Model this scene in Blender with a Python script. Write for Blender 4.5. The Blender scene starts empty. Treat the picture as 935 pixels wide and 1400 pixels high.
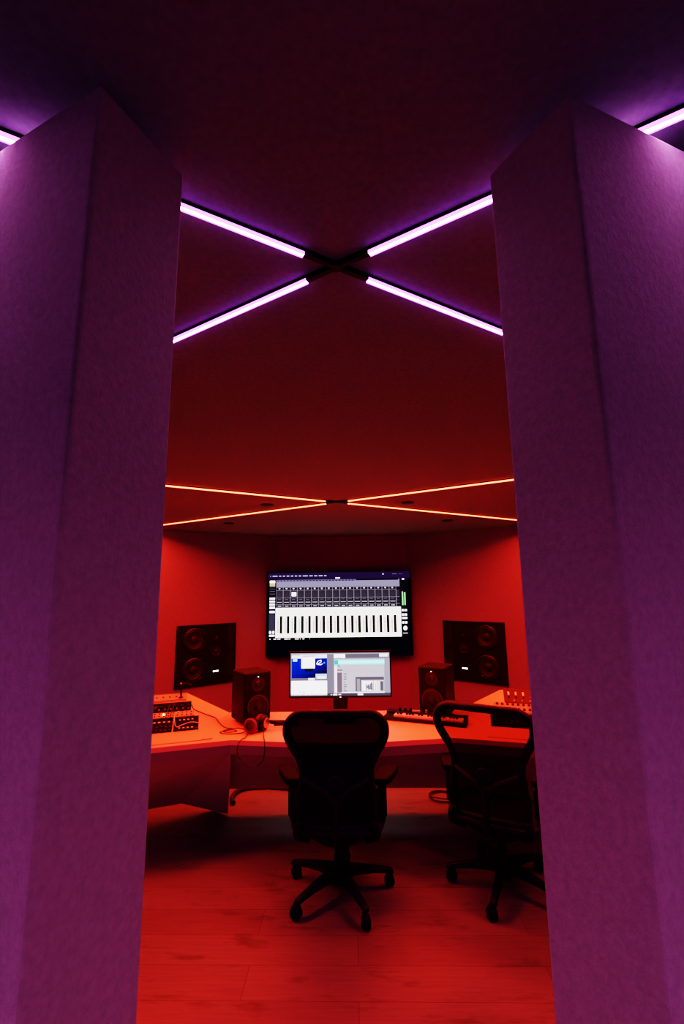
import bpy, bmesh, math, random
from mathutils import Vector, Matrix
random.seed(7)
R = math.radians
scene = bpy.context.scene
col = scene.collection

# ------------------------------------------------------------------ materials
def new_mat(name):
    m = bpy.data.materials.new(name); m.use_nodes = True
    nt = m.node_tree; nt.nodes.clear()
    out = nt.nodes.new('ShaderNodeOutputMaterial')
    return m, nt, out

def plain(name, color, rough=0.5, metal=0.0, noise=0.0, nscale=60.0, bump=0.0, spec=0.5, stretch=(1, 1, 1), coord='Object'):
    m, nt, out = new_mat(name)
    b = nt.nodes.new('ShaderNodeBsdfPrincipled')
    b.inputs['Roughness'].default_value = rough
    b.inputs['Metallic'].default_value = metal
    b.inputs['Specular IOR Level'].default_value = spec
    nt.links.new(b.outputs[0], out.inputs[0])
    b.inputs['Base Color'].default_value = (*color, 1)
    if noise or bump:
        tc = nt.nodes.new('ShaderNodeTexCoord')
        mp = nt.nodes.new('ShaderNodeMapping'); mp.inputs['Scale'].default_value = stretch
        nt.links.new(tc.outputs[coord], mp.inputs[0])
        n = nt.nodes.new('ShaderNodeTexNoise'); n.inputs['Scale'].default_value = nscale
        n.inputs['Detail'].default_value = 5; n.inputs['Roughness'].default_value = .65
        nt.links.new(mp.outputs[0], n.inputs['Vector'])
        if noise:
            cr = nt.nodes.new('ShaderNodeValToRGB')
            cr.color_ramp.elements[0].position = .3; cr.color_ramp.elements[1].position = .7
            cr.color_ramp.elements[0].color = (*[c * (1 - noise) for c in color], 1)
            cr.color_ramp.elements[1].color = (*[min(1, c * (1 + noise)) for c in color], 1)
            nt.links.new(n.outputs['Fac'], cr.inputs[0]); nt.links.new(cr.outputs[0], b.inputs['Base Color'])
        if bump:
            bp = nt.nodes.new('ShaderNodeBump'); bp.inputs['Strength'].default_value = bump; bp.inputs['Distance'].default_value = .004
            nt.links.new(n.outputs['Fac'], bp.inputs['Height']); nt.links.new(bp.outputs[0], b.inputs['Normal'])
    return m

def emit(name, color, strength):
    m, nt, out = new_mat(name)
    e = nt.nodes.new('ShaderNodeEmission'); e.inputs[0].default_value = (*color, 1); e.inputs[1].default_value = strength
    nt.links.new(e.outputs[0], out.inputs[0])
    return m

def mesh_fabric(name, color, open_):
    m, nt, out = new_mat(name)
    b = nt.nodes.new('ShaderNodeBsdfPrincipled'); b.inputs['Base Color'].default_value = (*color, 1); b.inputs['Roughness'].default_value = .85; b.inputs['Specular IOR Level'].default_value = .15
    t = nt.nodes.new('ShaderNodeBsdfTransparent'); mx = nt.nodes.new('ShaderNodeMixShader'); mx.inputs[0].default_value = open_
    nt.links.new(b.outputs[0], mx.inputs[1]); nt.links.new(t.outputs[0], mx.inputs[2]); nt.links.new(mx.outputs[0], out.inputs[0])
    return m

def wood_floor():
    m, nt, out = new_mat('oak_planks')
    b = nt.nodes.new('ShaderNodeBsdfPrincipled'); b.inputs['Roughness'].default_value = .42
    nt.links.new(b.outputs[0], out.inputs[0])
    tc = nt.nodes.new('ShaderNodeTexCoord')
    rot = nt.nodes.new('ShaderNodeMapping'); rot.inputs['Rotation'].default_value = (0, 0, R(1.2))
    nt.links.new(tc.outputs['Object'], rot.inputs[0])
    br = nt.nodes.new('ShaderNodeTexBrick')
    br.inputs['Color1'].default_value = (.172, .19, .21, 1); br.inputs['Color2'].default_value = (.145, .15, .175, 1)
    br.inputs['Mortar'].default_value = (.08, .035, .035, 1); br.inputs['Scale'].default_value = 1
    br.inputs['Mortar Size'].default_value = .0016; br.inputs['Mortar Smooth'].default_value = .3; br.inputs['Brick Width'].default_value = 1.35; br.inputs['Row Height'].default_value = .185
    br.offset = .37
    nt.links.new(rot.outputs[0], br.inputs['Vector'])
    def noise(scale, sx, sy, detail=6):
        mp = nt.nodes.new('ShaderNodeMapping'); mp.inputs['Scale'].default_value = (sx, sy, 1); nt.links.new(rot.outputs[0], mp.inputs[0])
        n = nt.nodes.new('ShaderNodeTexNoise'); n.inputs['Scale'].default_value = scale; n.inputs['Detail'].default_value = detail; n.inputs['Roughness'].default_value = .65
        nt.links.new(mp.outputs[0], n.inputs['Vector']); return n
    def mul(a, fac_node, p0, p1, c0, c1):
        cr = nt.nodes.new('ShaderNodeValToRGB'); cr.color_ramp.elements[0].position = p0; cr.color_ramp.elements[1].position = p1
        cr.color_ramp.elements[0].color = (c0, c0, c0, 1); cr.color_ramp.elements[1].color = (c1, c1, c1, 1)
        nt.links.new(fac_node.outputs['Fac'], cr.inputs[0])
        mx = nt.nodes.new('ShaderNodeMix'); mx.data_type = 'RGBA'; mx.blend_type = 'MULTIPLY'; mx.inputs[0].default_value = 1
        nt.links.new(a, mx.inputs[6]); nt.links.new(cr.outputs[0], mx.inputs[7]); return mx.outputs[2]
    c = br.outputs['Color']
    g = noise(6, .7, 11); c = mul(c, g, .3, .7, .74, 1.0)                     # grain along the boards
    k = noise(3.2, 1.0, 3.6, 3); c = mul(c, k, .30, .44, .55, 1.0)           # darker knots
    nt.links.new(c, b.inputs['Base Color'])
    bp = nt.nodes.new('ShaderNodeBump'); bp.inputs['Strength'].default_value = .12; bp.inputs['Distance'].default_value = .003
    nt.links.new(br.outputs['Fac'], bp.inputs['Height']); bp.invert = True; nt.links.new(bp.outputs[0], b.inputs['Normal'])
    return m

M = {}
M['floor'] = wood_floor()
M['ceiling'] = plain('ceiling_felt', (.20, .23, .25), .95, noise=.14, nscale=70, bump=.15, spec=.1)
M['wallback'] = plain('wall_felt_back', (.20, .11, .32), .95, noise=.07, nscale=40, bump=.25, spec=.1)  # wall felt retinted: the centre's weaker, redder light put into the colour
M['wall'] = plain('wall_felt', (.20, .17, .28), .95, noise=.07, nscale=40, bump=.25, spec=.1)
M['felt'] = plain('entrance_felt', (.41, .46, .37), .95, noise=.11, nscale=110, bump=.6, spec=.1, stretch=(1, 1, .8))
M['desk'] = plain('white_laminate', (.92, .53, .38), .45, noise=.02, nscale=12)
M['desk_shaded'] = plain('white_laminate_shaded', (.185, .17, .27), .6, noise=.03, nscale=12)  # same white laminate, with the fascia's shade put into the colour
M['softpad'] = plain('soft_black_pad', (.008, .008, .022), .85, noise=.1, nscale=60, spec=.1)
M['desk_fill_lit'] = plain('white_laminate_fill_lit', (.55, .46, .60), .6, noise=.03, nscale=12)  # laminate kept lighter than the fascia: missing front light put into the colour
M['black'] = plain('black_plastic', (.006, .006, .008), .5, noise=.1, nscale=40, spec=.25)
M['chairblack'] = plain('graphite_plastic', (.009, .012, .045), .55, noise=.1, nscale=30, spec=.22)
M['spk'] = plain('speaker_paint', (.005, .006, .009), .7, noise=.15, nscale=80, spec=.22)
M['cone'] = plain('speaker_cone', (.014, .012, .012), .5, noise=.1, nscale=60, spec=.3)
M['ring'] = plain('speaker_ring', (.012, .011, .011), .35)
M['hole'] = plain('speaker_port', (.003, .003, .004), .8, noise=.1)
M['badge'] = emit('emissive_badge', (1, .86, .85), 1.6)  # white logo plate with an added glow of its own
M['metal'] = plain('brushed_metal', (.55, .53, .52), .3, 1.0, noise=.05, nscale=90)
M['pale'] = plain('pale_panel', (.40, .36, .33), .5, noise=.08, nscale=70)
M['knob'] = plain('white_knob', (.85, .83, .8), .4, noise=.02)
M['gear'] = plain('gear_panel', (.005, .005, .006), .8, noise=.2, nscale=90, spec=.1)
M['gearred'] = plain('gear_maroon_panel', (.045, .02, .022), .5, noise=.2, nscale=90, spec=.3)
M['keyw'] = plain('white_keys', (.74, .70, .68), .35, noise=.02)
M['padred'] = plain('ear_pad', (.09, .045, .045), .6, noise=.1, nscale=80)
M['cord'] = plain('black_cord', (.018, .014, .014), .55, noise=.1)
M['cordw'] = plain('white_cord', (.75, .72, .70), .5, noise=.03)
M['led_violet'] = emit('violet_diffuser', (.86, .24, .80), 36)
M['led_violet_rear'] = emit('violet_diffuser_rear', (.92, .20, .68), 350)
M['led_violet_edge'] = emit('violet_diffuser_edge', (.72, .14, 1.0), 3.4)
M['led_red'] = emit('orange_diffuser', (1.0, .056, .018), 800)
M['led_red_edge'] = emit('orange_diffuser_edge', (1.0, .085, .034), 9)
M['mesh1'] = mesh_fabric('woven_mesh', (.008, .009, .04), .005)
M['mesh2'] = mesh_fabric('woven_mesh_sheer', (.006, .005, .010), .20)
M['lens'] = plain('downlight_lens', (.03, .02, .02), .3, noise=.05)
M['dotlight'] = emit('indicator', (1, .9, .85), 4)
M['dotwarm'] = emit('warm_indicator', (1, .45, .2), 4)

# ------------------------------------------------------------------ mesh helpers
class MB:
    def __init__(s): s.bm = bmesh.new(); s.mi = 0
    def _f(s, vs):
        try:
            f = s.bm.faces.new(vs); f.material_index = s.mi; return f
        except ValueError: return None
    def box(s, c, d, rot=None, mat=None):
        mt = mat if mat is not None else Matrix.Identity(4)
        if rot is not None: mt = mt @ Matrix.Translation(c) @ rot.to_4x4(); c = (0, 0, 0)
        vs = []
        for z in (-.5, .5):
            for (x, y) in ((-.5, -.5), (.5, -.5), (.5, .5), (-.5, .5)):
                vs.append(s.bm.verts.new(mt @ Vector((c[0] + x * d[0], c[1] + y * d[1], c[2] + z * d[2]))))
        for q in ((3, 2, 1, 0), (4, 5, 6, 7), (0, 1, 5, 4), (1, 2, 6, 5), (2, 3, 7, 6), (3, 0, 4, 7)): s._f([vs[i] for i in q])
        return s
    def prism(s, poly, z0, z1, mat=None):
        mt = mat if mat is not None else Matrix.Identity(4)
        a = [s.bm.verts.new(mt @ Vector((x, y, z0))) for x, y in poly]
        b = [s.bm.verts.new(mt @ Vector((x, y, z1))) for x, y in poly]
        s._f(a[::-1]); s._f(b); n = len(poly)
        for i in range(n): s._f([a[i], a[(i + 1) % n], b[(i + 1) % n], b[i]])
        return s
    def poly(s, pts):
        s._f([s.bm.verts.new(Vector(p)) for p in pts]); return s
    def solid(s, verts, faces):
        v = [s.bm.verts.new(Vector(p)) for p in verts]
        for f in faces: s._f([v[i] for i in f])
        return s
    def rings(s, rings, cap=True, closed=False):
        rs = [[s.bm.verts.new(Vector(p)) for p in r] for r in rings]
        n = len(rs[0]); L = len(rs)
        for i in range(L if closed else L - 1):
            a, b = rs[i], rs[(i + 1) % L]
            for j in range(n): s._f([a[j], a[(j + 1) % n], b[(j + 1) % n], b[j]])
        if cap and not closed: s._f(rs[0][::-1]); s._f(rs[-1])
        return s
    def tube(s, path, r, seg=10, closed=False, flat=None):
        P = [Vector(p) for p in path]; n = len(P)
        rr = r if isinstance(r, (list, tuple)) else [r] * n
        rings = []; prev = None
        for i in range(n):
            a = P[(i - 1) % n] if (closed or i > 0) else P[i]; b = P[(i + 1) % n] if (closed or i < n - 1) else P[i]
            t = (b - a).normalized()
            if prev is None:
                ref = Vector((0, 0, 1)) if abs(t.z) < .9 else Vector((0, 1, 0))
                u = (ref - t * ref.dot(t)).normalized()
            else:
                u = prev - t * prev.dot(t)
                u = u.normalized() if u.length > 1e-6 else t.orthogonal().normalized()
            prev = u; w = t.cross(u)
            fl = flat or (1, 1)
            rings.append([P[i] + (u * math.cos(k * 2 * math.pi / seg) * fl[0] + w * math.sin(k * 2 * math.pi / seg) * fl[1]) * rr[i] for k in range(seg)])
        return s.rings(rings, closed=closed)
    def lathe(s, prof, origin=(0, 0, 0), axis=(0, 0, 1), seg=24):
        ax = Vector(axis).normalized(); u = ax.orthogonal().normalized(); w = ax.cross(u); o = Vector(origin)
        rings = [[o + ax * h + (u * math.cos(k * 2 * math.pi / seg) + w * math.sin(k * 2 * math.pi / seg)) * max(r, 1e-4) for k in range(seg)] for r, h in prof]
        return s.rings(rings)
    def build(s, name, mats, parent=None, smooth=False, bevel=0, bseg=2, sub=0):
        bmesh.ops.remove_doubles(s.bm, verts=s.bm.verts, dist=1e-6)
        bmesh.ops.recalc_face_normals(s.bm, faces=s.bm.faces)
        me = bpy.data.meshes.new(name); s.bm.to_mesh(me); s.bm.free()
        for m in (mats if isinstance(mats, (list, tuple)) else [mats]): me.materials.append(m)
        o = bpy.data.objects.new(name, me); col.objects.link(o); o.parent = parent
        if smooth:
            for p in me.polygons: p.use_smooth = True
            try: me.set_sharp_from_angle(angle=R(40))
            except Exception: pass
        if bevel:
            b = o.modifiers.new('edge', 'BEVEL'); b.width = bevel; b.segments = bseg; b.limit_method = 'ANGLE'; b.angle_limit = R(35)
        if sub:
            d = o.modifiers.new('round', 'SUBSURF'); d.levels = sub; d.render_levels = sub
        return o

def tag(o, label=None, cat=None, group=None, kind=None):
    if label: o['label'] = label
    if cat: o['category'] = cat
    if group: o['group'] = group
    if kind: o['kind'] = kind
    return o
def empty(name, loc=(0, 0, 0), rz=0, label=None, cat=None, group=None):
    o = bpy.data.objects.new(name, None); col.objects.link(o); o.location = loc; o.rotation_euler = (0, 0, rz)
    o.empty_display_size = .1
    return tag(o, label, cat, group)
def spline(pts, n=8, closed=False):
    P = [Vector(p) for p in pts]; out = []; L = len(P)
    for i in range(L if closed else L - 1):
        g = (lambda k: P[k % L]) if closed else (lambda k: P[max(0, min(L - 1, k))])
        p0, p1, p2, p3 = g(i - 1), g(i), g(i + 1), g(i + 2)
        for k in range(n):
            t = k / n
            out.append(.5 * ((2 * p1) + (p2 - p0) * t + (2 * p0 - 5 * p1 + 4 * p2 - p3) * t * t + (3 * p1 - p0 - 3 * p2 + p3) * t ** 3))
    if not closed: out.append(P[-1])
    return out
def struct(name, mb, mat, label, **k):
    return tag(mb.build(name, mat, **k), label, None, None, 'structure')

# ------------------------------------------------------------------ room shell
CEIL = 2.40
struct('floor', MB().box((0, 1.1, -.05), (6.6, 11, .1)), M['floor'], 'wide oak plank floor lit red by the ceiling strips')
struct('ceiling', MB().box((0, 1.1, CEIL + .05), (6.6, 11, .1)), M['ceiling'], 'flat dark red felt ceiling above the studio')
def wall_seg(name, a, b, label, th=.12, mat='wall'):
    a = Vector((*a, 0)); b = Vector((*b, 0)); d = (b - a).normalized(); n = Vector((-d.y, d.x, 0))
    p = [a, b, b + n * th, a + n * th]
    struct(name, MB().prism([(q.x, q.y) for q in p], 0, CEIL), M[mat], label)
WB = [(-2.9, -3.6), (-2.9, 4.43), (-.85, 6.05), (.85, 6.05), (2.9, 4.43), (2.9, -3.6)]
wall_seg('wall_left', WB[0], WB[1], 'long red felt side wall on the left')
wall_seg('wall_angled_left', WB[1], WB[2], 'red felt wall angled behind the left wall speaker')
wall_seg('wall_back', WB[2], WB[3], 'red felt wall behind the large display', mat='wallback')
wall_seg('wall_angled_right', WB[3], WB[4], 'red felt wall angled behind the right wall speaker')
wall_seg('wall_right', WB[4], WB[5], 'long red felt side wall on the right')
wall_seg('wall_rear', WB[5], WB[0], 'red felt wall at the rear of the room')

# entrance partitions: two felt covered wall ends turned towards the opening
PH = 2.37
def partition(name, corner, inner, outer, length, label):
    c = Vector(corner); i = Vector(inner); o = (Vector(outer) - c).normalized() * length
    p = [c, i, i + o, c + o]
    struct(name, MB().prism([tuple(q) for q in p], 0, PH), M['felt'], label, bevel=.006, bseg=3)
partition('wall_entrance_left', (-.315, .5015), (-.251, .640), (-.517, .592), 1.35, 'felt covered partition end left of the opening, lit purple')
partition('wall_entrance_right', (.316, .519), (.248, .647), (.541, .606), 1.35, 'felt covered partition end right of the opening, lit purple')

# ------------------------------------------------------------------ ceiling light crosses
def light_cross(cx, cy, gap, lens, led, edge, label, angs=(30.3, 180 - 31.6, 180 + 30.3, -31.6)):
    t = empty('ceiling_light_cross', (cx, cy, CEIL), 0, label, 'ceiling light')
    def arm(ang, r0, r1, w, z0, z1):
        d = Vector((math.cos(R(ang)), math.sin(R(ang)), 0)); n = Vector((-d.y, d.x, 0)) * (w / 2)
        p = [d * r0 - n, d * r1 - n, d * r1 + n, d * r0 + n]
        return MB().prism([(q.x, q.y) for q in p], z0, z1)
    for a, L in zip(angs, lens):
        ch = arm(a, .0, L, .0125, -.0075, -.0002).build('channel', M['black'], t)
        df = arm(a, gap, L - .002, .0098, -.0128, -.0070).build('diffuser', [led, edge], ch)
        for f in df.data.polygons: f.material_index = 0 if f.normal.z < -.9 else 1
        d = Vector((math.cos(R(a)), math.sin(R(a)), 0)); n = Vector((-d.y, d.x, 0)); sk = MB()
        for sg in (-1, 1):
            p = [d * gap + n * .0049 * sg, d * (L - .002) + n * .0049 * sg, d * (L - .002) + n * .0059 * sg, d * gap + n * .0059 * sg]
            sk.prism([(q.x, q.y) for q in p], -.0152, -.0072)
        sk.build('added_glow_lip', edge, df)  # glowing lip added to hide the bright face at shallow angles
        arm(a, .008, gap - .001, .0118, -.0125, -.0070).build('blanking_cover', M['black'], ch)
    MB().lathe([(.0, -.0131), (.013, -.0130), (.013, -.0002), (0, -.0002)], seg=6).build('centre_joint', M['black'], t)
    return t
light_cross(-.005, .885, .080, (2.2,) * 4, M['led_violet'], M['led_violet_edge'], 'violet strip light cross on the ceiling just beyond the entrance')
light_cross(-.04, 3.585, .105, (2.50, 2.58, 2.75, 2.75), M['led_red'], M['led_red_edge'], 'orange strip light cross on the ceiling above the desk')
light_cross(-.005, -1.85, .080, (2.2,) * 4, M['led_violet_rear'], M['led_violet_edge'], 'violet strip light cross on the ceiling behind the entrance')

# recessed downlights, switched off
for (x, y, lab) in ((-.62, 3.70, 'unlit recessed downlight left of the orange light cross centre'), (.54, 3.68, 'unlit recessed downlight right of the orange light cross centre'),
                    (-1.19, 4.72, 'unlit recessed downlight by the left angled wall'), (1.10, 4.70, 'unlit recessed downlight by the right angled wall')):
    d = empty('recessed_downlight', (x, y, CEIL), 0, lab, 'downlight', 'unlit downlights in the red ceiling')
    MB().lathe([(.036, -.006), (.052, -.006), (.055, -.0005), (.036, -.0005)], seg=24).build('trim_ring', M['black'], d, smooth=True)
    MB().lathe([(.0, -.002), (.036, -.002), (.036, -.0006), (0, -.0006)], seg=24).build('lens', M['lens'], d)

# ------------------------------------------------------------------ studio desk
DZ = .74; FZ = .655
desk = empty('studio_desk', (0, 3.4, 0), 0, 'white faceted studio desk with raised angled side consoles', 'desk')
desk_off = Vector((0, 3.4, 0))
def dpart(name, mb, mat, parent=None, **k):
    o = mb.build(name, mat, parent or desk, **k)
    if parent is None: o.location = -desk_off
    return o
FR = [(-.745, 3.175), (-.12, 3.085), (.12, 3.085), (.70, 3.165)]
BK = 3.86
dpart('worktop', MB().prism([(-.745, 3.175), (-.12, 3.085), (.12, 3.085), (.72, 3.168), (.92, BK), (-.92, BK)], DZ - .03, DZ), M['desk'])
def sx(p, s): return (p[0] * s,) + tuple(p[1:])
for s in (-1, 1):
    q = lambda *p: sx(p, -s)           # coordinates below are written for the left side
    x0 = -.745 if s < 0 else -.72
    y0 = 3.175 if s < 0 else 3.168
    # flat wing top
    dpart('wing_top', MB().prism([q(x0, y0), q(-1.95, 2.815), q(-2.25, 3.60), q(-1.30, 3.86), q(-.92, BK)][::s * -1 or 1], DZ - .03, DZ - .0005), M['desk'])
    # raised wedge carrying the equipment
    C = Vector((-1.015, 3.385, DZ)); A = Vector((-1.252, 3.84, .893)); B = Vector((-.915, 3.85, DZ))
    u = Vector((-.957, -.290, 0)); Lw = .85
    vs = [C, A, B, C + u * Lw, A + u * Lw, Vector(((B + u * Lw * 1.2).x, (A + u * Lw).y + .02, DZ))]
    vs = [Vector((v.x * -s, v.y, v.z)) for v in vs]
    dpart('console_slope', MB().solid(vs, [(0, 1, 4, 3), (0, 2, 1), (1, 2, 5, 4), (0, 3, 5, 2), (3, 4, 5)]), M['desk'])
    # thin front ledge moulding along the wing
    dpart('front_ledge', MB().prism([q(-.93, 3.17), q(-1.93, 2.868), q(-1.935, 2.884), q(-.935, 3.186)][::s * -1 or 1], DZ - .001, DZ + .006), M['desk'])
    # front fascia of the wing
    f0 = Vector((x0, y0, 0)); f1 = Vector((-1.95, 2.815, 0))
    n = Vector((f1.y - f0.y, -(f1.x - f0.x), 0)).normalized(); n = n if n.y > 0 else -n
    pf = [f0, f1, f1 + n * .02, f0 + n * .02]
    dpart('wing_fascia', MB().prism([(p.x * -s, p.y) for p in pf], FZ, DZ - .03), M['desk_shaded'])
    # faceted pedestal under the wing
    P1 = Vector((-.792, 3.40, .445)); P2 = Vector((-.905, 3.83, .012)); P3 = Vector((-1.245, 3.78, .11))
    F0 = Vector((x0, y0 + .012, FZ)); F1 = Vector((-1.95, 2.84, FZ)); G1 = Vector((-2.15, 3.42, .11))
    T0 = Vector((-.90, 3.80, FZ)); T1 = Vector((-2.2, 3.58, FZ)); P4 = Vector((-1.9, 3.66, .03)); P5 = Vector((-1.02, 3.92, .012))
    vs = [F0, F1, G1, P3, P1, P2, T0, T1, P5]
    vs = [Vector((v.x * -s, v.y, v.z)) for v in vs]
    dpart('pedestal', MB().solid(vs, [(0, 1, 2), (0, 2, 3), (0, 3, 4), (4, 3, 5), (0, 4, 6), (4, 5, 6), (5, 8, 6), (3, 8, 5), (6, 8, 7), (3, 2, 7), (3, 7, 8), (2, 1, 7), (0, 6, 7, 1)]), M['desk_fill_lit'])
# centre fascia and knee panel
fc = [(-.745, 3.175), (-.12, 3.085), (.12, 3.085), (.72, 3.168)]
dpart('fascia', MB().prism(fc + [(x, y + .02) for x, y in fc[::-1]], FZ, DZ - .03), M['desk_shaded'])
kn = [(-.80, 3.26, FZ + .005), (-.12, 3.18, FZ + .005), (.12, 3.18, FZ + .005), (.80, 3.28, FZ + .005)]
kb = [(-.935, 3.84, .185), (-.12, 3.84, .182), (.12, 3.84, .180), (.93, 3.84, .172)]
mb = MB()
vs = kn + kb + [(x, y + .02, z) for x, y, z in kn] + [(x, y + .02, z) for x, y, z in kb]
fs = []
for i in range(3):
    fs += [(i, i + 1, i + 5, i + 4), (8 + i, 12 + i, 13 + i, 9 + i), (i, 8 + i, 9 + i, i + 1), (4 + i, 5 + i, 13 + i, 12 + i)]
fs += [(0, 4, 12, 8), (3, 11, 15, 7)]
dpart('knee_panel', mb.solid(vs, fs), M['desk_fill_lit'])
# small pull handle on the left wing ledge
dpart('pull_handle', MB().tube([(-.935, 3.20, .7395), (-.932, 3.165, .747), (-.875, 3.185, .747), (-.878, 3.22, .7395)], .003, 6), M['desk_shaded'])

# ------------------------------------------------------------------ wall speakers
def wall_speaker(corner_l, corner_r, z0, z1, flip, label):
    a = Vector((*corner_l, 0)); b = Vector((*corner_r, 0)); d = (b - a).normalized(); W = (b - a).length; H = z1 - z0
    t = empty('wall_loudspeaker', (a + b) / 2 + Vector((0, 0, z0)), math.atan2(d.y, d.x), label, 'loudspeaker', 'pair of big wall loudspeakers')
    D = .028                        # baffle stands proud of the wall towards -Y
    MB().box((0, -D / 2, H / 2), (W, D, H)).build('cabinet', M['spk'], t, bevel=.004)
    k = -1 if flip else 1
    X = lambda f: k * (f - .5) * W
    Z = lambda f: H * (1 - f)
    for fz in (.245, .735):
        w = MB().lathe([(.128, .0), (.133, .012), (.121, .016), (.112, .004), (.112, -.0), (.128, -.0)], (X(.28), -D, Z(fz)), (0, -1, 0), 40).build('woofer_ring', M['ring'], t, smooth=True)
        MB().lathe([(.1118, .0005), (.1118, .006), (.100, .010), (.085, .004), (.045, .0008), (.043, .010), (.025, .018), (.0, .020)], (X(.28), -D, Z(fz)), (0, -1, 0), 36).build('woofer_cone', M['cone'], w, smooth=True)
    hr = MB().lathe([(.058, .0), (.058, .004), (.048, .005), (.030, .0008), (.030, 0)], (X(.655), -D, Z(.46)), (0, -1, 0), 28).build('midrange_horn', M['ring'], t, smooth=True)
    MB().lathe([(.029, .0006), (.020, .010), (.0, .014)], (X(.655), -D, Z(.46)), (0, -1, 0), 20).build('dome', M['cone'], hr, smooth=True)
    MB().lathe([(.022, .0), (.022, .003), (.014, .004), (.012, .009), (0, .012)], (X(.655), -D, Z(.24)), (0, -1, 0), 20).build('tweeter', M['ring'], t, smooth=True)
    for f0, f1 in ((.03, .42), (.50, .89)):
        MB().box((X(.905), -D - .0009, H * (1 - (f0 + f1) / 2)), (.085, .002, H * (f1 - f0))).build('port_slot', M['hole'], t)
    MB().box((0, -D - .001, Z(.48)), (W * .98, .0022, .004)).build('seam', M['hole'], t)
    MB().box((X(.655), -D - .002, Z(.79)), (.066, .004, .018)).build('badge', M['badge'], t)
wall_speaker((-1.868, 5.240), (-1.312, 5.680), .645, 1.318, False, 'black two-woofer wall speaker left of the large display')
wall_speaker((1.232, 5.742), (1.820, 5.277), .632, 1.312, True, 'black two-woofer wall speaker right of the large display')

# ------------------------------------------------------------------ screens
class UI:
    """flat colour fields of a lit screen, all in one mesh"""
    def __init__(s, w, h): s.mb = MB(); s.w = w; s.h = h; s.mats = []; s.n = 0
    def mi(s, c):
        key = tuple(round(v, 3) for v in c)
        for i, (k, m) in enumerate(s.mats):
            if k == key: return i
        s.mats.append((key, emit('screen_colour', c, 1.0))); return len(s.mats) - 1
    def rect(s, u0, v0, u1, v1, c, layer=1):
        s.mb.mi = s.mi(c); y = -layer * .0005
        X = lambda u: (u - .5) * s.w
        Z = lambda v: s.h * (1 - v)
        s.mb.poly([(X(u0), y, Z(v1)), (X(u1), y, Z(v1)), (X(u1), y, Z(v0)), (X(u0), y, Z(v0))]); return s
    def ell(s, cu, cv, ru, rv, c, layer=2, n=14):
        s.mb.mi = s.mi(c); y = -layer * .0005
        s.mb.poly([((cu + ru * math.cos(a) - .5) * s.w, y, s.h * (1 - cv - rv * math.sin(a))) for a in [2 * math.pi * i / n for i in range(n)]]); return s
    def line(s, pts, th, c, layer=2):
        s.mb.mi = s.mi(c); y = -layer * .0005
        for (a, b), (e, f) in zip(pts, pts[1:]):
            p = Vector(((a - .5) * s.w, 0, s.h * (1 - b))); q = Vector(((e - .5) * s.w, 0, s.h * (1 - f)))
            d = (q - p).normalized() if (q - p).length > 0 else Vector((1, 0, 0)); n = Vector((-d.z, 0, d.x)) * th / 2
            s.mb.poly([(v.x, y, v.z) for v in (p - n, q - n, q + n, p + n)])
        return s
    def build(s, name, parent):
        return s.mb.build(name, [m for _, m in s.mats], parent)
WH = (1.5, 1.4, 1.55); OFF = (1.40, 1.30, 1.22); GR = (.30, .28, .37); DK = (.012, .010, .018); DK2 = (.035, .028, .042); MIDG = (.12, .10, .13); LINE = (.55, .48, .58)

tv = empty('wall_display', (-.0515, 5.968, .8715), 0, 'large wall display showing a mixer window with white faders', 'display')
TW, TH = 1.854, 1.060
MB().box((0, -.022, TH / 2), (TW, .044, TH)).build('housing', M['black'], tv, bevel=.004)
MB().box((0, .040, TH / 2), (.5, .075, .4)).build('wall_bracket', M['black'], tv)
ui = UI(TW - .02, TH - .02)
def T(x, y): return ((x - 90 - max(0, y - 80) * -.012) / (744 + (y - 80) * .03), (y - 80 + (x - 90) * .0095) / 440)
def tr(x0, y0, x1, y1, c, l=1):
    # positions measured on the picture of the screen, squared up to the panel
    u0 = (x0 - 91) / 748; u1 = (x1 - 91) / 748; v0 = (y0 - 80) / 440; v1 = (y1 - 80) / 440
    ui.rect(u0, v0, u1, v1, c, l)
ui.rect(0, 0, 1, 1, (.0025, .002, .005), 0)
tr(91, 80, 839, 116, (.022, .008, .045), 1)
x = 105
rnd = random.Random(3)
for wd in (4, 26, 12, 12, 14, 13, 12, 14, 26, 18, 16, 20, 12):
    tr(x, 95, x + wd, 101, (.40, .36, .50), 2); x += wd + 8
tr(694, 90, 702, 95, (.8, .7, .9), 2); tr(745, 91, 770, 94, (.18, .12, .25), 2); tr(780, 91, 800, 94, (.1, .07, .15), 2)
tr(447, 108, 471, 114, WH, 2)
tr(100, 116, 822, 424, (.010, .008, .014), 1)
tr(101, 300, 133, 388, (.045, .04, .065), 2)
for y0, y1, c in ((122, 136, WH), (139, 150, (.75, .45, .16)), (152, 155, GR), (166, 168, MIDG), (178, 181, MIDG), (192, 195, MIDG), (213, 223, WH), (229, 239, WH), (245, 255, WH), (261, 272, WH), (283, 294, WH), (408, 417, WH)):
    tr(103, y0, 131, y1, c, 3)
for x0 in (103, 119): tr(x0, 389, x0 + 11, 402, WH, 3)
tr(137, 119, 783, 160, (.22, .20, .30), 2)
tr(137, 120, 553, 127, (.13, .11, .22), 3); tr(555, 118, 776, 125, (.006, .004, .012), 3)
for i in range(24): tr(142 + i * 17, 121, 150 + i * 17, 126, (.02, .015, .06), 4)
pit = 36.9
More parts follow.
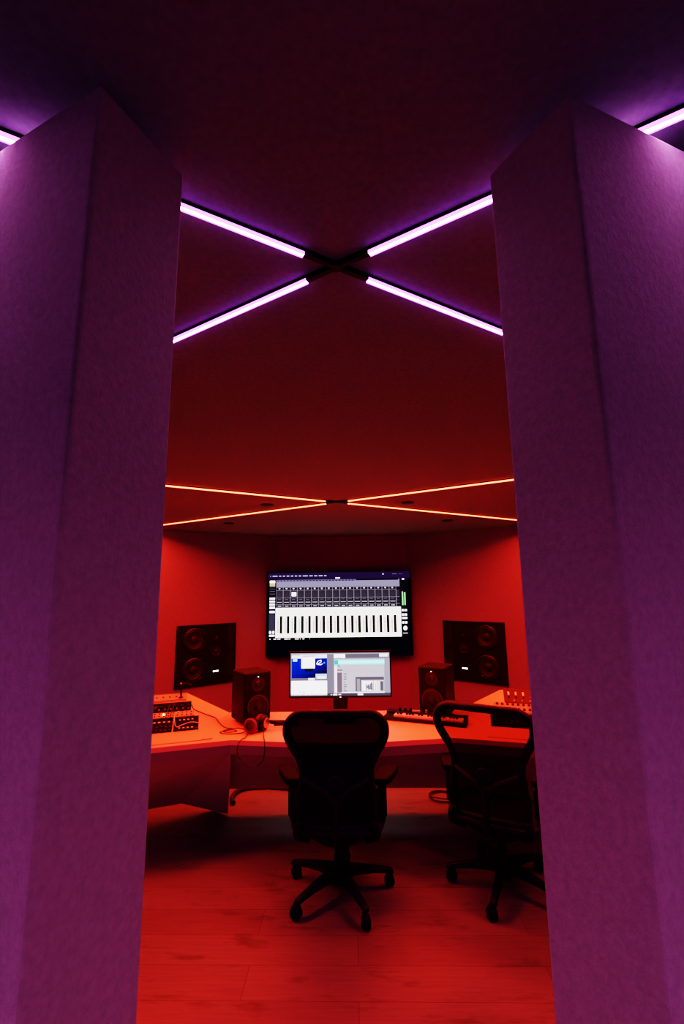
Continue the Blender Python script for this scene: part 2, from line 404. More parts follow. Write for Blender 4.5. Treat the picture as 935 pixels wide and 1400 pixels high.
for i in range(18):
    x0 = 137 + pit * i; x1 = min(x0 + pit - 2.4, 782)
    t0 = 158 if i < 17 else 176
    tr(x0, t0, x0 + pit if i < 17 else 782, 268, (.17, .15, .19), 2)
    tr(x0 + 2, t0 + 2, x1, 173, (.012, .010, .018), 3)
    tr(x0 + 2, 176, x1, 214, DK2, 3); tr(x0 + 2, 217, x1, 232, (.018, .015, .022), 3); tr(x0 + 2, 233, x1, 249, DK, 3); tr(x0 + 2, 252, x1, 265, DK, 3)
    if i < 17:
        tr(x0 + 12, 163, x0 + 22, 166, (.75, .7, .8), 4); tr(x0 + 14, 166, x0 + 20, 170, (.5, .45, .55), 4)
        tr(x0 + 8, 222, x0 + 26, 225, (.14, .12, .15), 4)
        tr(x0 + 5, 237, x0 + 31, 240, (.50, .45, .50), 4); tr(x0 + 9, 256, x0 + 28, 261, (.42, .38, .42), 4)
        for k in range(4): tr(x0 + 8 + k * 5, 180 + (i * 7 + k * 11) % 20, x0 + 10 + k * 5, 210, (.055, .045, .06), 4)
tr(218, 185, 242, 206, (1.5, 1.4, 1.5), 5); tr(222, 203, 238, 208, (.8, .75, .8), 5)
tr(135, 268, 786, 424, OFF, 2)
for i in range(17):
    x0 = 135 + pit * i
    tr(x0 + 22, 311, x0 + 35.5, 402, (.010, .010, .008), 3)
    tr(x0 + 9, 322, x0 + 17, 398, (.82, .72, .70), 3); tr(x0 + 12.2, 345, x0 + 13.6, 398, (.35, .3, .3), 4); tr(x0 + 9, 343, x0 + 17, 348, (.38, .34, .34), 4)
    ui.line([((x0 + 14 - 91) / 748, (292 - 80) / 440), ((x0 + 20 - 91) / 748, (284 - 80) / 440), ((x0 + 26 - 91) / 748, (280 - 80) / 440)], .004, (.70, .64, .64), 3)
    tr(x0 + 9, 295, x0 + 20, 298, (.75, .68, .68), 3); tr(x0 + 24, 406, x0 + 26, 420, (.9, .82, .8), 3)
tr(789, 117, 821, 424, (.006, .006, .009), 2)
tr(796, 118, 808, 124, WH, 3)
tr(793, 190, 800, 260, (.30, .95, .30), 3); tr(805, 192, 812, 260, (.26, .85, .27), 3); tr(793, 186, 800, 189, (.5, .1, .2), 3)
for y0 in (282, 305, 346):
    for x0 in (791, 806): tr(x0, y0, x0 + 11, y0 + 11, WH, 3)
tr(791, 323, 818, 333, WH, 3); ui.ell((806 - 91) / 748, (381 - 80) / 440, .014, .027, WH, 3); tr(793, 404, 818, 410, (.35, .3, .35), 3)
for x0, wd in ((105, 6), (126, 14), (146, 5), (153, 8), (182, 16), (200, 4), (207, 6), (236, 20), (262, 4), (275, 8), (281, 4), (312, 2)):
    tr(x0, 428, x0 + wd, 433, (1.1, 1.0, 1.1), 2)
scr = ui.build('screen', tv); scr.location = (0, -.0445, .01)

mon = empty('computer_monitor', (-.028, 3.60, DZ), 0, 'black ultrawide computer monitor standing at the centre of the desk', 'monitor')
mb_ = MB().box((0, .012, .328), (.775, .024, .340)); mb_.build('housing', M['black'], mon, bevel=.004)
UW, UH = .752, .312
ui = UI(UW, UH)
def m_(x0, y0, x1, y1, c, l=1): ui.rect((x0 - 50) / 812, (y0 - 56) / 349, (x1 - 50) / 812, (y1 - 56) / 349, c, l)
BG = (.19, .17, .22)
m_(50, 56, 862, 405, BG, 0)
m_(50, 56, 862, 66, (.32, .30, .36), 1)
m_(58, 66, 348, 98, (1.0, 1.0, 1.2), 1); m_(58, 66, 130, 74, (.5, .5, .6), 2); m_(150, 76, 250, 82, (.25, .22, .35), 2)
for i in range(8):                                       # blue desktop picture, darker towards the lower right
    for j in range(5):
        k = max(.08, 1 - .11 * i * .7 - .14 * j)
        m_(60 + 36 * i, 98 + 33 * j, 60 + 36 * (i + 1), 98 + 33 * (j + 1), (.004, .03 * k + .004, .62 * k), 1)
m_(68, 100, 104, 122, (.5, .95, 1.5), 2); m_(138, 92, 250, 180, WH, 2); m_(165, 180, 236, 203, (.01, .01, .02), 2)
ui.line([((x - 50) / 812, (y - 56) / 349) for x, y in ((262, 146), (274, 122), (300, 112), (300, 128), (282, 140), (268, 148), (300, 150), (312, 142))], .005, WH, 3)
m_(320, 128, 332, 142, (.1, .3, 1.2), 2)
m_(255, 224, 346, 268, (.55, .65, 1.0), 2); m_(270, 245, 340, 262, (1.4, 1.4, 1.6), 3)
m_(60, 258, 348, 280, (.16, .13, .18), 2); m_(195, 258, 248, 278, (1.0, .95, 1.1), 3)
m_(56, 280, 348, 396, WH, 2)
for x0, wd in ((120, 14), (138, 8), (150, 16)): m_(x0, 366, x0 + wd, 371, (.4, .35, .4), 3)
m_(156, 374, 164, 390, (.6, .5, .55), 3)
m_(405, 66, 498, 98, WH, 1); m_(420, 90, 470, 94, (.6, .5, .6), 2); m_(498, 66, 780, 98, (.13, .11, .15), 1); m_(778, 64, 854, 90, (.95, .9, 1.05), 2)
m_(405, 100, 820, 380, (.50, .45, .53), 1)
for i in range(26): m_(408 + i * 15.6, 101, 417 + i * 15.6, 108, (.22, .2, .26), 2)
m_(408, 113, 818, 152, (.25, .95, .95), 2); m_(440, 118, 818, 146, (.48, 1.35, 1.3), 3); m_(408, 116, 440, 150, (.08, .5, .55), 3)
for y0 in (165, 180, 195, 210): m_(475, y0, 815, y0 + 2, (.40, .36, .43), 2)
ui.line([((x - 50) / 812, (y - 56) / 349) for x, y in ((440, 152), (452, 176))], .004, (.03, .03, .05), 3)
m_(430, 192, 474, 200, (.1, .08, .1), 2); m_(408, 160, 430, 380, (.95, .9, 1.05), 2); m_(430, 216, 470, 376, (.16, .12, .16), 2)
for y0, w_ in ((226, 26), (250, 26), (266, 24), (292, 10), (312, 24), (328, 24), (345, 8), (362, 24)): m_(484, y0, 484 + w_, y0 + 6, (.10, .08, .11), 2)
m_(580, 254, 812, 370, (.11, .09, .12), 2); m_(590, 268, 618, 368, (.28, .25, .3), 3); m_(628, 280, 808, 368, (1.15, 1.1, 1.2), 3)
for i, h in enumerate((6, 10, 20, 30, 52, 70, 84)): m_(664 + i * 8, 290 + (i * 37 % 23) + (84 - h) * .25, 671 + i * 8, 366 - (i * 53 % 31) * (1 - h / 100), (.06, .05, .07), 4)
for x0 in (722, 738, 752, 768): m_(x0, 284 if x0 != 738 else 300, x0 + 5, 366, (.15, .12, .16), 4)
m_(780, 288, 806, 366, (.12, .10, .13), 4); m_(640, 282, 800, 286, (.3, .26, .3), 4)
m_(465, 374, 815, 382, (1.1, 1.05, 1.2), 3); m_(815, 100, 862, 380, (.30, .28, .36), 1)
m_(50, 384, 862, 405, (.07, .055, .08), 2); m_(398, 388, 430, 398, (1.5, 1.4, 1.4), 3); m_(376, 391, 390, 396, (.9, .8, .9), 3); m_(440, 389, 462, 396, (1.0, .9, 1.0), 3); m_(596, 388, 640, 399, (1.2, 1.2, 1.25), 3)
s2 = ui.build('screen', mon); s2.location = (0, -.0005, .172)
MB().box((.0, -.0015, .164), (.008, .002, .004)).build('power_light', M['dotlight'], mon)
MB().prism([(-.060, .20), (.060, .20), (.048, .012), (-.048, .012)], .026, .044, Matrix.Rotation(R(90), 4, 'X') @ Matrix.Translation((0, 0, -.07))).build('neck', M['black'], mon, bevel=.004)
MB().prism([(-.12, -.09), (.12, -.09), (.10, .10), (-.10, .10)], 0.0005, .014).build('foot_plate', M['black'], mon, bevel=.005)

# ------------------------------------------------------------------ desk speakers
def desk_speaker(x, y, rz, label):
    t = empty('desk_loudspeaker', (x, y, DZ), rz, label, 'loudspeaker', 'pair of small desk loudspeakers')
    W, D, H = .215, .235, .362
    MB().box((0, 0, H / 2 + .012), (W, D, H - .012)).build('cabinet', M['spk'], t, bevel=.016, bseg=4)
    MB().box((0, 0, .0065), (W * .7, D * .7, .012)).build('rubber_base', M['black'], t)
    f = -D / 2
    w = MB().lathe([(.084, -.001), (.087, .004), (.078, .005), (.070, .0012), (.070, -.001)], (0, f, .125), (0, -1, 0), 32).build('woofer_ring', M['ring'], t, smooth=True)
    MB().lathe([(.0698, .0008), (.066, .006), (.055, .004), (.028, .0012), (.025, .008), (0, .013)], (0, f, .125), (0, -1, 0), 28).build('woofer_cone', M['cone'], w, smooth=True)
    g = MB().lathe([(.052, -.001), (.052, .002), (.034, .0025), (.022, .0006), (.022, -.001)], (0, f, .283), (0, -1, 0), 28).build('waveguide', M['ring'], t, smooth=True)
    MB().lathe([(.0215, .0004), (.016, .008), (0, .012)], (0, f, .283), (0, -1, 0), 20).build('tweeter_dome', M['cone'], g, smooth=True)
    MB().box((0, f - .0012, .334), (.006, .002, .006)).build('power_light', M['dotlight'], t)
desk_speaker(-.700, 3.600, R(36), 'small black speaker on the desk left of the monitor')
desk_speaker(.725, 3.735, R(-30), 'small black speaker on the desk right of the monitor')

# ------------------------------------------------------------------ keyboard
K0 = Vector((.290, 3.590, DZ)); K1 = Vector((.690, 3.432, DZ)); kd = (K1 - K0).normalized()
kb_ = empty('music_keyboard', K0, math.atan2(kd.y, kd.x), 'black music keyboard with white keys right of the monitor', 'keyboard')
KW, KD = .60, .135
MB().prism([(0, .004), (KD, .004), (KD, .052), (KD * .62, .046), (KD * .60, .030), (.012, .030), (0, .024)], 0, KW, Matrix(((0, 0, 1, 0), (1, 0, 0, 0), (0, 1, 0, 0), (0, 0, 0, 1)))).build('body', M['black'], kb_, bevel=.002)
nk = 22; kw = (KW - .10) / nk
mb = MB()
for i in range(nk): mb.box((.075 + kw * (i + .5), .050, .036), (kw * .93, .076, .012))
mb.build('white_keys', M['keyw'], kb_)
mb = MB()
for i in range(nk - 1):
    if i % 7 in (0, 1, 3, 4, 5): mb.box((.075 + kw * (i + 1), .066, .046), (kw * .55, .048, .011))
mb.build('black_keys', M['black'], kb_)
for i, (x_, m) in enumerate(((.10, 'black'), (.14, 'black'), (.18, 'black'), (.30, 'metal'), (.40, 'black'), (.44, 'black'))):
    MB().lathe([(.009, .0), (.009, .020), (.007, .022), (0, .022)], (x_, .112, .0505), (0, 0, 1), 14).build('knob', M[m], kb_, smooth=True)
MB().box((.225, .112, .0525), (.06, .03, .003)).build('display_window', M['metal'], kb_)
for xx in (.05, KW - .05): MB().box((xx, .065, .0025), (.03, .10, .004)).build('rubber_foot', M['black'], kb_)

# ------------------------------------------------------------------ consoles' equipment
def console_frame(s):
    C = Vector((-1.015 * -s, 3.385, DZ)); A = Vector((-1.252 * -s, 3.84, .893))
    e1 = Vector((.957, .290 * -s, 0)).normalized()
    e2 = (A - C) - e1 * (A - C).dot(e1); Lv = e2.length; e2.normalize(); e3 = e1.cross(e2)
    return C, e1, e2, e3, Lv
def device(name, s, x0, x1, v0, v1, h, panel, label, cat, group=None):
    C, e1, e2, e3, Lv = console_frame(s)
    o = C + e1 * ((x0 + x1) / 2) + e2 * ((v0 + v1) / 2) + e3 * .0008
    t = empty(name, o, 0, label, cat, group)
    t.rotation_euler = Matrix((e1, e2, e3)).transposed().to_euler()
    W = x1 - x0 - .003; D = v1 - v0 - .003
    MB().box((0, 0, h / 2), (W, D, h)).build('case', M[panel], t, bevel=.002)
    return t, W, D, h
def knobs(t, pts, h, r, mat, kh=.012, name='knob'):
    for (x, y) in pts:
        MB().lathe([(r, 0.0), (r * .9, kh), (r * .6, kh + .001), (0, kh + .001)], (x, y, h), (0, 0, 1), 10).build(name, M[mat], t, smooth=True)
def buttons(t, pts, h, w, d, mat, name='button', bh=.004):
    for (x, y) in pts: MB().box((x, y, h + bh / 2), (w, d, bh)).build(name, M[mat], t)
def grid(nx, ny, x0, x1, y0, y1): return [(x0 + (x1 - x0) * i / max(1, nx - 1), y0 + (y1 - y0) * j / max(1, ny - 1)) for i in range(nx) for j in range(ny)]

# left console, front row
t, W, D, h = device('drum_machine', -1, -.175, -.004, .012, .185, .007, 'gear', 'black drum machine at the right end of the left console front row', 'drum machine', 'black instruments on the left console')
buttons(t, grid(4, 2, -.045, .040, -.060, .040), h, .012, .008, 'knob'); buttons(t, grid(7, 1, -.07, .07, -.075, -.075), h, .012, .012, 'black'); knobs(t, grid(3, 1, -.02, .05, .066, .066), h, .007, 'padred')
t, W, D, h = device('synthesizer', -1, -.355, -.180, .012, .185, .007, 'gear', 'black tabletop synthesizer left of the drum machine on the left console', 'synthesizer', 'black instruments on the left console')
buttons(t, grid(5, 1, -.07, .06, .030, .030), h, .016, .008, 'knob'); buttons(t, grid(6, 2, -.075, .07, -.070, -.025), h, .014, .014, 'black'); knobs(t, grid(5, 1, -.07, .07, .064, .064), h, .007, 'black')
t, W, D, h = device('groove_box', -1, -.535, -.360, .012, .185, .007, 'gear', 'black groove box at the far left of the left console front row', 'synthesizer', 'black instruments on the left console')
buttons(t, grid(5, 3, -.07, .06, -.05, .03), h, .014, .010, 'black'); knobs(t, grid(5, 1, -.07, .07, .064, .064), h, .007, 'black')
# left console, patch strip
t, W, D, h = device('patch_bay', -1, -.555, -.038, .190, .262, .007, 'pale', 'pale patch bay strip with sockets across the left console', 'patch bay')
knobs(t, grid(16, 2, -.235, .235, -.018, .016), h, .0055, 'black', .004, 'socket')
for x_ in (-.06, .045): MB().box((x_, .0, h + .002), (.012, .030, .004)).build('lamp', M['dotwarm'], t)
# left console, rack of black modules
t, W, D, h = device('black_rack_unit', -1, -.575, -.062, .266, .395, .007, 'gear', 'black rack unit with a row of jacks above the patch bay', 'rack unit')
knobs(t, grid(12, 1, -.22, .235, -.042, -.042), h, .006, 'metal', .010, 'jack'); knobs(t, grid(10, 1, -.20, .235, -.010, -.010), h, .008, 'black', .012)
t, W, D, h = device('pale_channel_strip', -1, -.600, -.100, .412, .535, .007, 'pale', 'pale channel strip along the top of the left console', 'channel strip')
for y_ in (-.05, .052): MB().box((0, y_, h + .0006), (W * .985, .007, .0012)).build('trim_line', M['gearred'], t)
knobs(t, grid(9, 1, -.21, .17, 0, 0), h, .006, 'gearred', .006)

# right console
t, W, D, h = device('fader_console', 1, .115, .600, .330, .545, .007, 'gearred', 'maroon lit fader console along the top of the right console', 'mixing console')
for x_ in (-.205, -.152, -.099):
    sl = MB().box((x_, .01, h + .001), (.010, .11, .002)).build('fader_slot', M['gear'], t)
    MB().box((x_, .012, h + .005), (.014, .050, .008)).build('fader_cap', M['knob'], sl)
MB().box((.055, .018, h + .006), (.16, .12, .012)).build('meter_box', M['gear'], t)
knobs(t, [(-.040, .04), (-.030, .02), (-.035, -.01), (-.045, -.025)], h, .007, 'knob'); buttons(t, grid(7, 1, -.17, .17, -.078, -.078), h, .009, .008, 'knob')
t, W, D, h = device('knob_panel', 1, .030, .590, .200, .322, .007, 'pale', 'pale panel of knobs below the maroon fader console', 'control panel')
knobs(t, grid(13, 2, -.25, .20, -.030, .035), h, .010, 'gearred', .012); buttons(t, grid(10, 1, -.235, .18, .002, .002), h, .008, .006, 'knob')
t, W, D, h = device('black_sequencer', 1, .006, .560, .012, .190, .007, 'gear', 'black sequencer along the front of the right console', 'sequencer')
buttons(t, grid(14, 2, -.24, .22, -.055, -.02), h, .015, .015, 'black'); knobs(t, grid(10, 1, -.23, .20, .05, .05), h, .009, 'black')
MB().box((-.06, .072, h + .0006), (.10, .006, .0012)).build('marking_line', M['knob'], t)

# loose leads over the left console
C, e1, e2, e3, Lv = console_frame(-1)
def LC(x, v, up=.02): return C + e1 * x + e2 * v + e3 * up
def lead(name, pts, r, mat, label, group='patch leads on the left console'):
    tag(MB().tube(spline(pts, 8), r, 7).build(name, M[mat], smooth=True), label, 'cable', group)
lead('patch_lead', [LC(-.30, .32, .022), LC(-.305, .27, .052), LC(-.33, .20, .046), LC(-.345, .150, .0120)], .0032, 'cord', 'black patch lead dropping from the jacks over the far left sockets')
lead('patch_lead', [LC(-.225, .315, .022), LC(-.215, .27, .056), LC(-.225, .21, .045), LC(-.235, .150, .0120)], .0032, 'cord', 'black patch lead looped in front of the lit patch socket')
lead('patch_lead', [LC(-.20, .33, .022), LC(-.185, .28, .054), LC(-.195, .22, .046), LC(-.205, .170, .0120)], .0032, 'cord', 'short black patch lead beside the white lead')
lead('white_lead', [LC(-.150, .255, .0120), LC(-.172, .17, .036), LC(-.165, .07, .030), LC(-.150, .045, .0165), LC(-.12, .062, .0170), LC(-.06, .088, .0175), LC(-.012, .075, .0165)], .0026, 'cordw', 'thin white lead curling over the black drum machine')
t = empty('plug_stand', LC(-.145, .455, .0082), 0, 'short black gooseneck with plugs standing on the pale channel strip', 'gooseneck lamp')
MB().lathe([(.016, 0), (.016, .006), (.007, .010), (.007, .075), (.010, .078), (.010, .10), (0, .10)], (0, 0, 0), (0, 0, 1), 14).build('stem', M['black'], t, smooth=True)
MB().tube([(0, 0, .094), (.02, .005, .105), (.05, .01, .104), (.075, .012, .085)], .006, 8).build('arm', M['black'], t, smooth=True)
MB().lathe([(.0, -.002), (.006, 0), (.009, .010), (0, .014)], (-.004, 0, .098), (0, 0, 1), 10).build('tip', M['metal'], t, smooth=True)

# ------------------------------------------------------------------ headphones
hp = empty('headphones', (-.60, 3.34, DZ), 0, 'black over-ear headphones lying on the desk before the left speaker', 'headphones')
def cup(cx, cy, az, r, padside):
    ax = Vector((math.cos(az), math.sin(az), 0)) * padside
    c = MB().lathe([(0, -.030), (r * .55, -.029), (r * .86, -.018), (r * .97, 0), (r * .97, .012), (0, .012)], (cx, cy, r + .001), ax, 28).build('ear_cup', M['black'], hp, smooth=True)
    MB().lathe([(r * .55, .012), (r * .95, .0125), (r * 1.0, .024), (r * .92, .036), (r * .62, .037), (r * .5, .020)], (cx, cy, r + .001), ax, 28).build('ear_pad', M['padred'], c, smooth=True)
    MB().lathe([(r * .50, -.0305), (r * .62, -.0300), (r * .62, -.0265), (r * .50, -.027)], (cx, cy, r + .001), ax, 24).build('cup_ring', M['metal'], c, smooth=True)
cup(-.035, -.02, R(-105), .050, 1)
cup(.035, .025, R(-25), .054, -1)
band = spline([(-.06, .035, .052), (-.01, .092, .045), (.09, .128, .030), (.17, .15, .022), (.215, .085, .024), (.16, .045, .040), (.085, .035, .055)], 8)
MB().tube(band, .008, 8, flat=(1.6, .7)).build('headband', M['black'], hp, smooth=True)
MB().tube(spline([(.10, .09, .018), (.17, .115, .015), (.24, .15, .0125), (.275, .12, .0085)], 6), .0065, 8).build('slider_arm', M['black'], hp, smooth=True)
o = Vector((-.60, 3.34, DZ))
LP = lambda x, y, z: tuple(Vector((x, y, z)) - o)
cpts = [LP(-.66, 3.345, .765), LP(-.70, 3.31, .7455), LP(-.80, 3.29, .7450), LP(-.855, 3.33, .7450), LP(-.78, 3.375, .7470), LP(-.74, 3.33, .7490), LP(-.80, 3.305, .7505), LP(-.84, 3.35, .7480), LP(-.76, 3.42, .7450), LP(-.70, 3.39, .7460), LP(-.675, 3.35, .760)]
MB().tube(spline(cpts, 8), .0032, 7).build('cord', M['cord'], hp, smooth=True)
loop = [LP(-.645, 3.30, .757), LP(-.655, 3.20, .7465), LP(-.668, 3.166, .7485), LP(-.680, 3.138, .737), LP(-.690, 3.132, .705), LP(-.685, 3.135, .655), LP(-.64, 3.13, .610), LP(-.575, 3.125, .597), LP(-.53, 3.12, .625), LP(-.512, 3.115, .68), LP(-.512, 3.112, .735), LP(-.518, 3.140, .7485), LP(-.528, 3.18, .7470), LP(-.545, 3.26, .752), LP(-.56, 3.32, .765)]
MB().tube(spline(loop, 8), .0032, 7).build('cord', M['cord'], hp, smooth=True)
# lead running over the folded facet to the equipment
Af = Vector((-1.252, 3.84, .893)); Cf = Vector((-1.015, 3.385, DZ)); Bf = Vector((-.915, 3.85, DZ))
def FC(a, b): return Cf + (Af - Cf) * a + (Bf - Cf) * b + Vector((.003, -.002, .005))
tag(MB().tube(spline([LC(-.06, .30, .030), FC(.52, .02), FC(.36, .18), FC(.20, .36), FC(.06, .52), Vector((-.90, 3.52, .7450)), Vector((-.84, 3.43, .7450)), Vector((-.79, 3.41, .7450))], 8), .0032, 7).build('instrument_cable', M['cord'], smooth=True),
    'thin black cable running down the folded desk facet to the headphones', 'cable')

# ------------------------------------------------------------------ floor cables
tag(MB().tube(spline([(-.90, 3.99, .020), (-.935, 4.10, .020), (-.90, 4.24, .020), (-.75, 4.30, .020), (-.55, 4.28, .020), (-.40, 4.24, .020), (-.1, 4.2, .020), (.3, 4.26, .020)], 8), .019, 10).build('cable_sleeve', M['cord'], smooth=True),
    'thick black cable sleeve lying on the floor behind the desk', 'cable')
coil = []
for i in range(46):
    a = i / 46 * 2 * math.pi * 2.6
    coil.append((.80 + .105 * math.cos(a) + .012 * math.sin(a * .37), 4.08 + .10 * math.sin(a), .006 + .0035 * (i / 10)))
tag(MB().tube(coil + [(.95, 4.00, .012), (1.05, 3.98, .006)], .0042, 7).build('coiled_cable', M['cord'], smooth=True), 'coiled black cable on the floor under the right of the desk', 'cable')
t = empty('power_adapter', (.985, 4.14, 0), R(20), 'small black power adapter on the floor beside the coiled cable', 'power adapter')
MB().box((0, 0, .026), (.06, .13, .05)).build('case', M['black'], t, bevel=.008)
MB().box((0, -.067, .026), (.012, .006, .012)).build('socket', M['metal'], t)

# ------------------------------------------------------------------ office chairs
def office_chair(loc, rz, base_rot, meshmat, label):
    t = empty('office_chair', loc, rz, label, 'office chair', 'black mesh office chairs')
    B_ = M['chairblack']
    # backrest: half width and depth by height
    prof = [(.435, .185, -.215), (.50, .205, -.235), (.57, .205, -.25), (.64, .195, -.25), (.70, .186, -.25), (.76, .194, -.258), (.82, .220, -.268), (.88, .255, -.28), (.93, .270, -.292), (.975, .262, -.302), (1.01, .232, -.310), (1.03, .185, -.314)]
    def bow(z): return .028 * max(0, (z - .40)) / .6 + .018
    def pt(k, f):                                   # f -1..1 across
        z, w, y = prof[k]
        zz = z + (.010 * (1 - f * f) if k == len(prof) - 1 else 0)
        return Vector((w * f, y - bow(z) * (1 - f * f) + bow(z), zz))
    mb = MB(); nf = 12
    g = [[mb.bm.verts.new(pt(k, -1 + 2 * j / nf)) for j in range(nf + 1)] for k in range(len(prof))]
    for k in range(len(prof) - 1):
        for j in range(nf): mb._f([g[k][j], g[k][j + 1], g[k + 1][j + 1], g[k + 1][j]])
    o = mb.build('backrest_mesh', meshmat, t, smooth=True)
    path = [pt(k, -1) for k in range(len(prof))] + [pt(len(prof) - 1, f) for f in (-.6, -.2, .2, .6)] + [pt(k, 1) for k in reversed(range(len(prof)))] + [pt(0, f) for f in (.5, 0, -.5)]
    rad = [.018] * 4 + [.019] * 2 + [.024] * 6 + [.023] * 4 + [.024] * 6 + [.019] * 2 + [.018] * 4 + [.017] * 3
    sm = spline(path, 4, True); rs = [rad[(i // 4) % len(rad)] for i in range(len(sm))]
    MB().tube(sm, rs, 10, closed=True).build('backrest_frame', B_, t, smooth=True)
    # support spine with two pads
    sp = MB().tube(spline([(0, -.20, .33), (0, -.285, .42), (0, -.29, .54), (0, -.288, .62)], 5), .022, 10, flat=(1, .8)).build('back_support', B_, t, smooth=True)
    MB().lathe([(0, -.008), (.040, -.007), (.048, 0), (.040, .007), (0, .008)], (0, -.286, .68), (0, 1, .1), 20).build('lumbar_pad', B_, sp, smooth=True).scale = (1, 1, 1)
    for s in (-1, 1):
        MB().tube(spline([(0, -.288, .58), (s * .05, -.283, .635), (s * .12, -.262, .665), (s * .178, -.242, .69)], 5), [.016] * 16, 8).build('support_arm', B_, sp, smooth=True)
    # seat with waterfall front
    mb = MB(); rows = [(-.215, .420, .205), (-.10, .405, .245), (.05, .405, .255), (.17, .412, .25), (.235, .400, .235), (.262, .375, .215)]
    top = [[Vector((w * f, y, z - .014 * (1 - f * f))) for f in (-1, -.6, -.2, .2, .6, 1)] for y, z, w in rows]
    tv_ = [[mb.bm.verts.new(p) for p in r] for r in top]; bv_ = [[mb.bm.verts.new(p - Vector((0, 0, .014))) for p in r] for r in top]
    for a in range(len(rows) - 1):
        for b in range(5):
            mb._f([tv_[a][b], tv_[a][b + 1], tv_[a + 1][b + 1], tv_[a + 1][b]]); mb._f([bv_[a][b], bv_[a + 1][b], bv_[a + 1][b + 1], bv_[a][b + 1]])
    for a in range(len(rows) - 1):
        mb._f([tv_[a][0], tv_[a + 1][0], bv_[a + 1][0], bv_[a][0]]); mb._f([tv_[a][5], bv_[a][5], bv_[a + 1][5], tv_[a + 1][5]])
    for b in range(5):
        mb._f([tv_[0][b], bv_[0][b], bv_[0][b + 1], tv_[0][b + 1]]); mb._f([tv_[-1][b], tv_[-1][b + 1], bv_[-1][b + 1], bv_[-1][b]])
    mb.build('seat', M['mesh1'], t, smooth=True)
    fr = [(w * 1.0, y, z - .004) for y, z, w in rows]
    loopp = [(-x, y, z) for x, y, z in fr] + [(-.1, .27, .365), (.1, .27, .365)] + fr[::-1] + [(.1, -.225, .41), (-.1, -.225, .41)]
    MB().tube(spline(loopp, 4, True), .017, 8, closed=True).build('seat_frame', B_, t, smooth=True)
    # under-seat mechanism: rounded pan and tilt box
    MB().rings([[Vector((w * math.cos(a), y0 + d * math.sin(a), z)) for a in [2 * math.pi * i / 20 for i in range(20)]] for w, d, y0, z in ((.085, .08, -.02, .285), (.135, .13, -.03, .31), (.20, .17, -.03, .35), (.225, .19, -.02, .385))]).build('tilt_mechanism', B_, t, smooth=True)
    for s in (-1, 1):
        MB().tube(spline([(s * .16, -.17, .36), (s * .215, -.22, .40), (s * .205, -.235, .47)], 5), .02, 8).build('back_bracket', B_, t, smooth=True)
        # armrest: bracket, upright post, pad angled outwards
        ar = MB().tube(spline([(s * .20, -.06, .375), (s * .238, -.08, .40), (s * .252, -.10, .46), (s * .252, -.10, .60)], 5), .020, 10, flat=(1.0, 1.5)).build('armrest', B_, t, smooth=True)
        MB().box((s * .248, -.10, .525), (.058, .060, .150)).build('height_sleeve', B_, ar, bevel=.008)
        mt = Matrix.Translation((s * .282, -.035, .634)) @ Matrix.Rotation(R(-s * 20), 4, 'Z') @ Matrix.Rotation(R(-s * 4), 4, 'Y')
        pr = [(-.035, -.115), (.035, -.115), (.048, -.06), (.052, .05), (.040, .115), (-.040, .115), (-.052, .06), (-.048, -.06)]
        MB().prism(pr, -.018, .018, mt).build('arm_pad', M['softpad'], ar, bevel=.010, bseg=3)
        MB().tube([(s * .252, -.10, .595), (s * .266, -.08, .628)], .022, 8).build('pad_mount', B_, ar)
    MB().tube([(.21, .03, .36), (.27, .05, .352)], .010, 8).build('tilt_lever', B_, t)
    # gas column and star base
    MB().lathe([(.026, .045), (.026, .20), (.021, .205), (.021, .30), (0, .30)], seg=18).build('gas_column', B_, t, smooth=True)
    MB().lathe([(0, .050), (.034, .050), (.046, .075), (.050, .115), (.040, .145), (.030, .155), (0, .155)], seg=22).build('base_hub', B_, t, smooth=True)
    for k in range(5):
        a = base_rot - rz + k * 2 * math.pi / 5; d = Vector((math.cos(a), math.sin(a), 0)); n = Vector((-d.y, d.x, 0)); rg = []
        for r, zc, hw, hh in ((.030, .115, .033, .030), (.10, .114, .027, .022), (.20, .105, .022, .016), (.285, .092, .019, .013), (.312, .086, .019, .012), (.322, .080, .014, .006)):
            c = d * r + Vector((0, 0, zc)); rg.append([c - n * hw - Vector((0, 0, hh)), c + n * hw - Vector((0, 0, hh)), c + n * hw * .8 + Vector((0, 0, hh)), c - n * hw * .8 + Vector((0, 0, hh))])
        lg = MB().rings(rg).build('leg', B_, t, bevel=.006, bseg=2)
        c = d * .302
        ca = base_rot * 3 + k * 2.3; ax = Vector((math.cos(ca), math.sin(ca), 0)); fw = Vector((-ax.y, ax.x, 0))
        ctr = c + fw * .012
        cs = MB()
        for w in (-1, 1):
            cs.lathe([(0, -.008), (.022, -.008), (.0285, -.005), (.0285, .005), (.022, .008), (0, .008)], ctr + ax * w * .0135 + Vector((0, 0, .0290)), ax, 20)
        cs.tube([c + Vector((0, 0, .045)), c + Vector((0, 0, .085))], .010, 8)
        cs.tube([ctr + fw * .024 + Vector((0, 0, .036)), ctr + fw * .01 + Vector((0, 0, .058)), ctr - fw * .018 + Vector((0, 0, .058))], [.012, .016, .014], 8)
        cs.build('caster', B_, lg, smooth=True)
    return t
office_chair((-.042, 2.915, 0), R(-1.5), R(9), M['mesh1'], 'black mesh office chair pulled up to the middle of the desk')
office_chair((.910, 2.950, 0), R(-31), R(26), M['mesh2'], 'black mesh office chair by the right entrance partition, turned right')

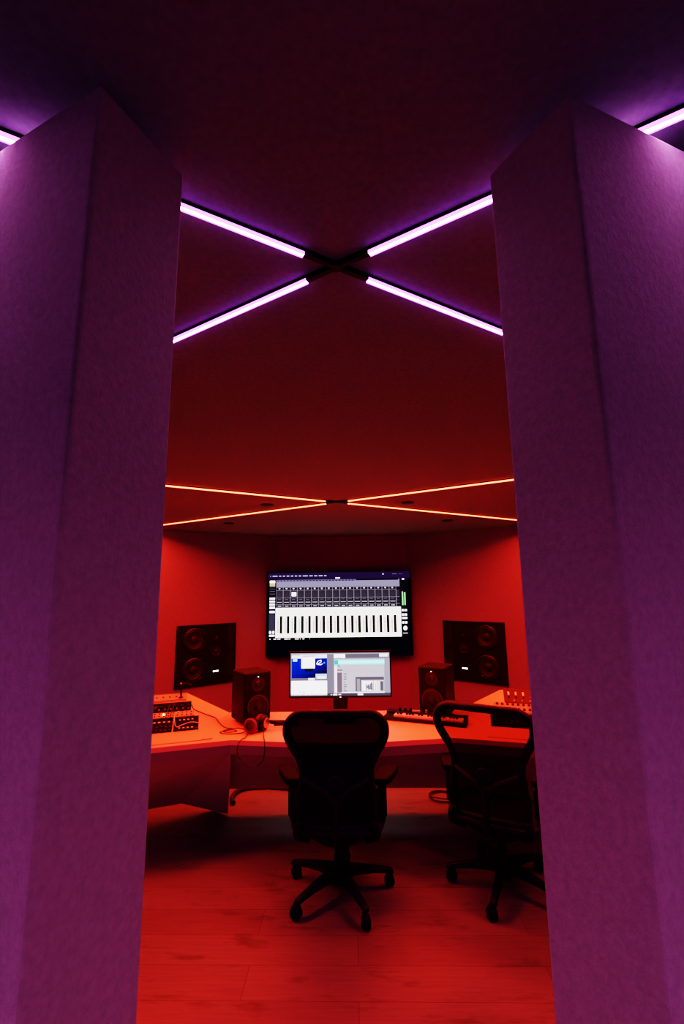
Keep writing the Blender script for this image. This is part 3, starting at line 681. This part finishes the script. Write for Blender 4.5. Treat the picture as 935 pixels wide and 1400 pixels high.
# ------------------------------------------------------------------ camera, world, view
w = bpy.data.worlds.new('World'); scene.world = w; w.use_nodes = True
w.node_tree.nodes['Background'].inputs[0].default_value = (0, 0, 0, 1); w.node_tree.nodes['Background'].inputs[1].default_value = 0
cam = bpy.data.cameras.new('camera'); co = bpy.data.objects.new('camera', cam); col.objects.link(co)
cam.sensor_fit = 'VERTICAL'; cam.sensor_height = 36; cam.sensor_width = 24; cam.lens = 622 / 1400 * 36
cam.clip_start = .02; cam.clip_end = 60
co.matrix_world = Matrix.Translation((0, 0, 1.70)) @ Matrix.Rotation(R(90 + 9.67), 4, 'X') @ Matrix.Rotation(R(-.68), 4, 'Z')
scene.camera = co
scene.view_settings.view_transform = 'Filmic'
scene.view_settings.look = 'Very High Contrast'
scene.view_settings.exposure = 0.45
scene.cycles.max_bounces = 8
scene.cycles.diffuse_bounces = 5
scene.cycles.use_denoising = True
scene.cycles.sample_clamp_indirect = 6
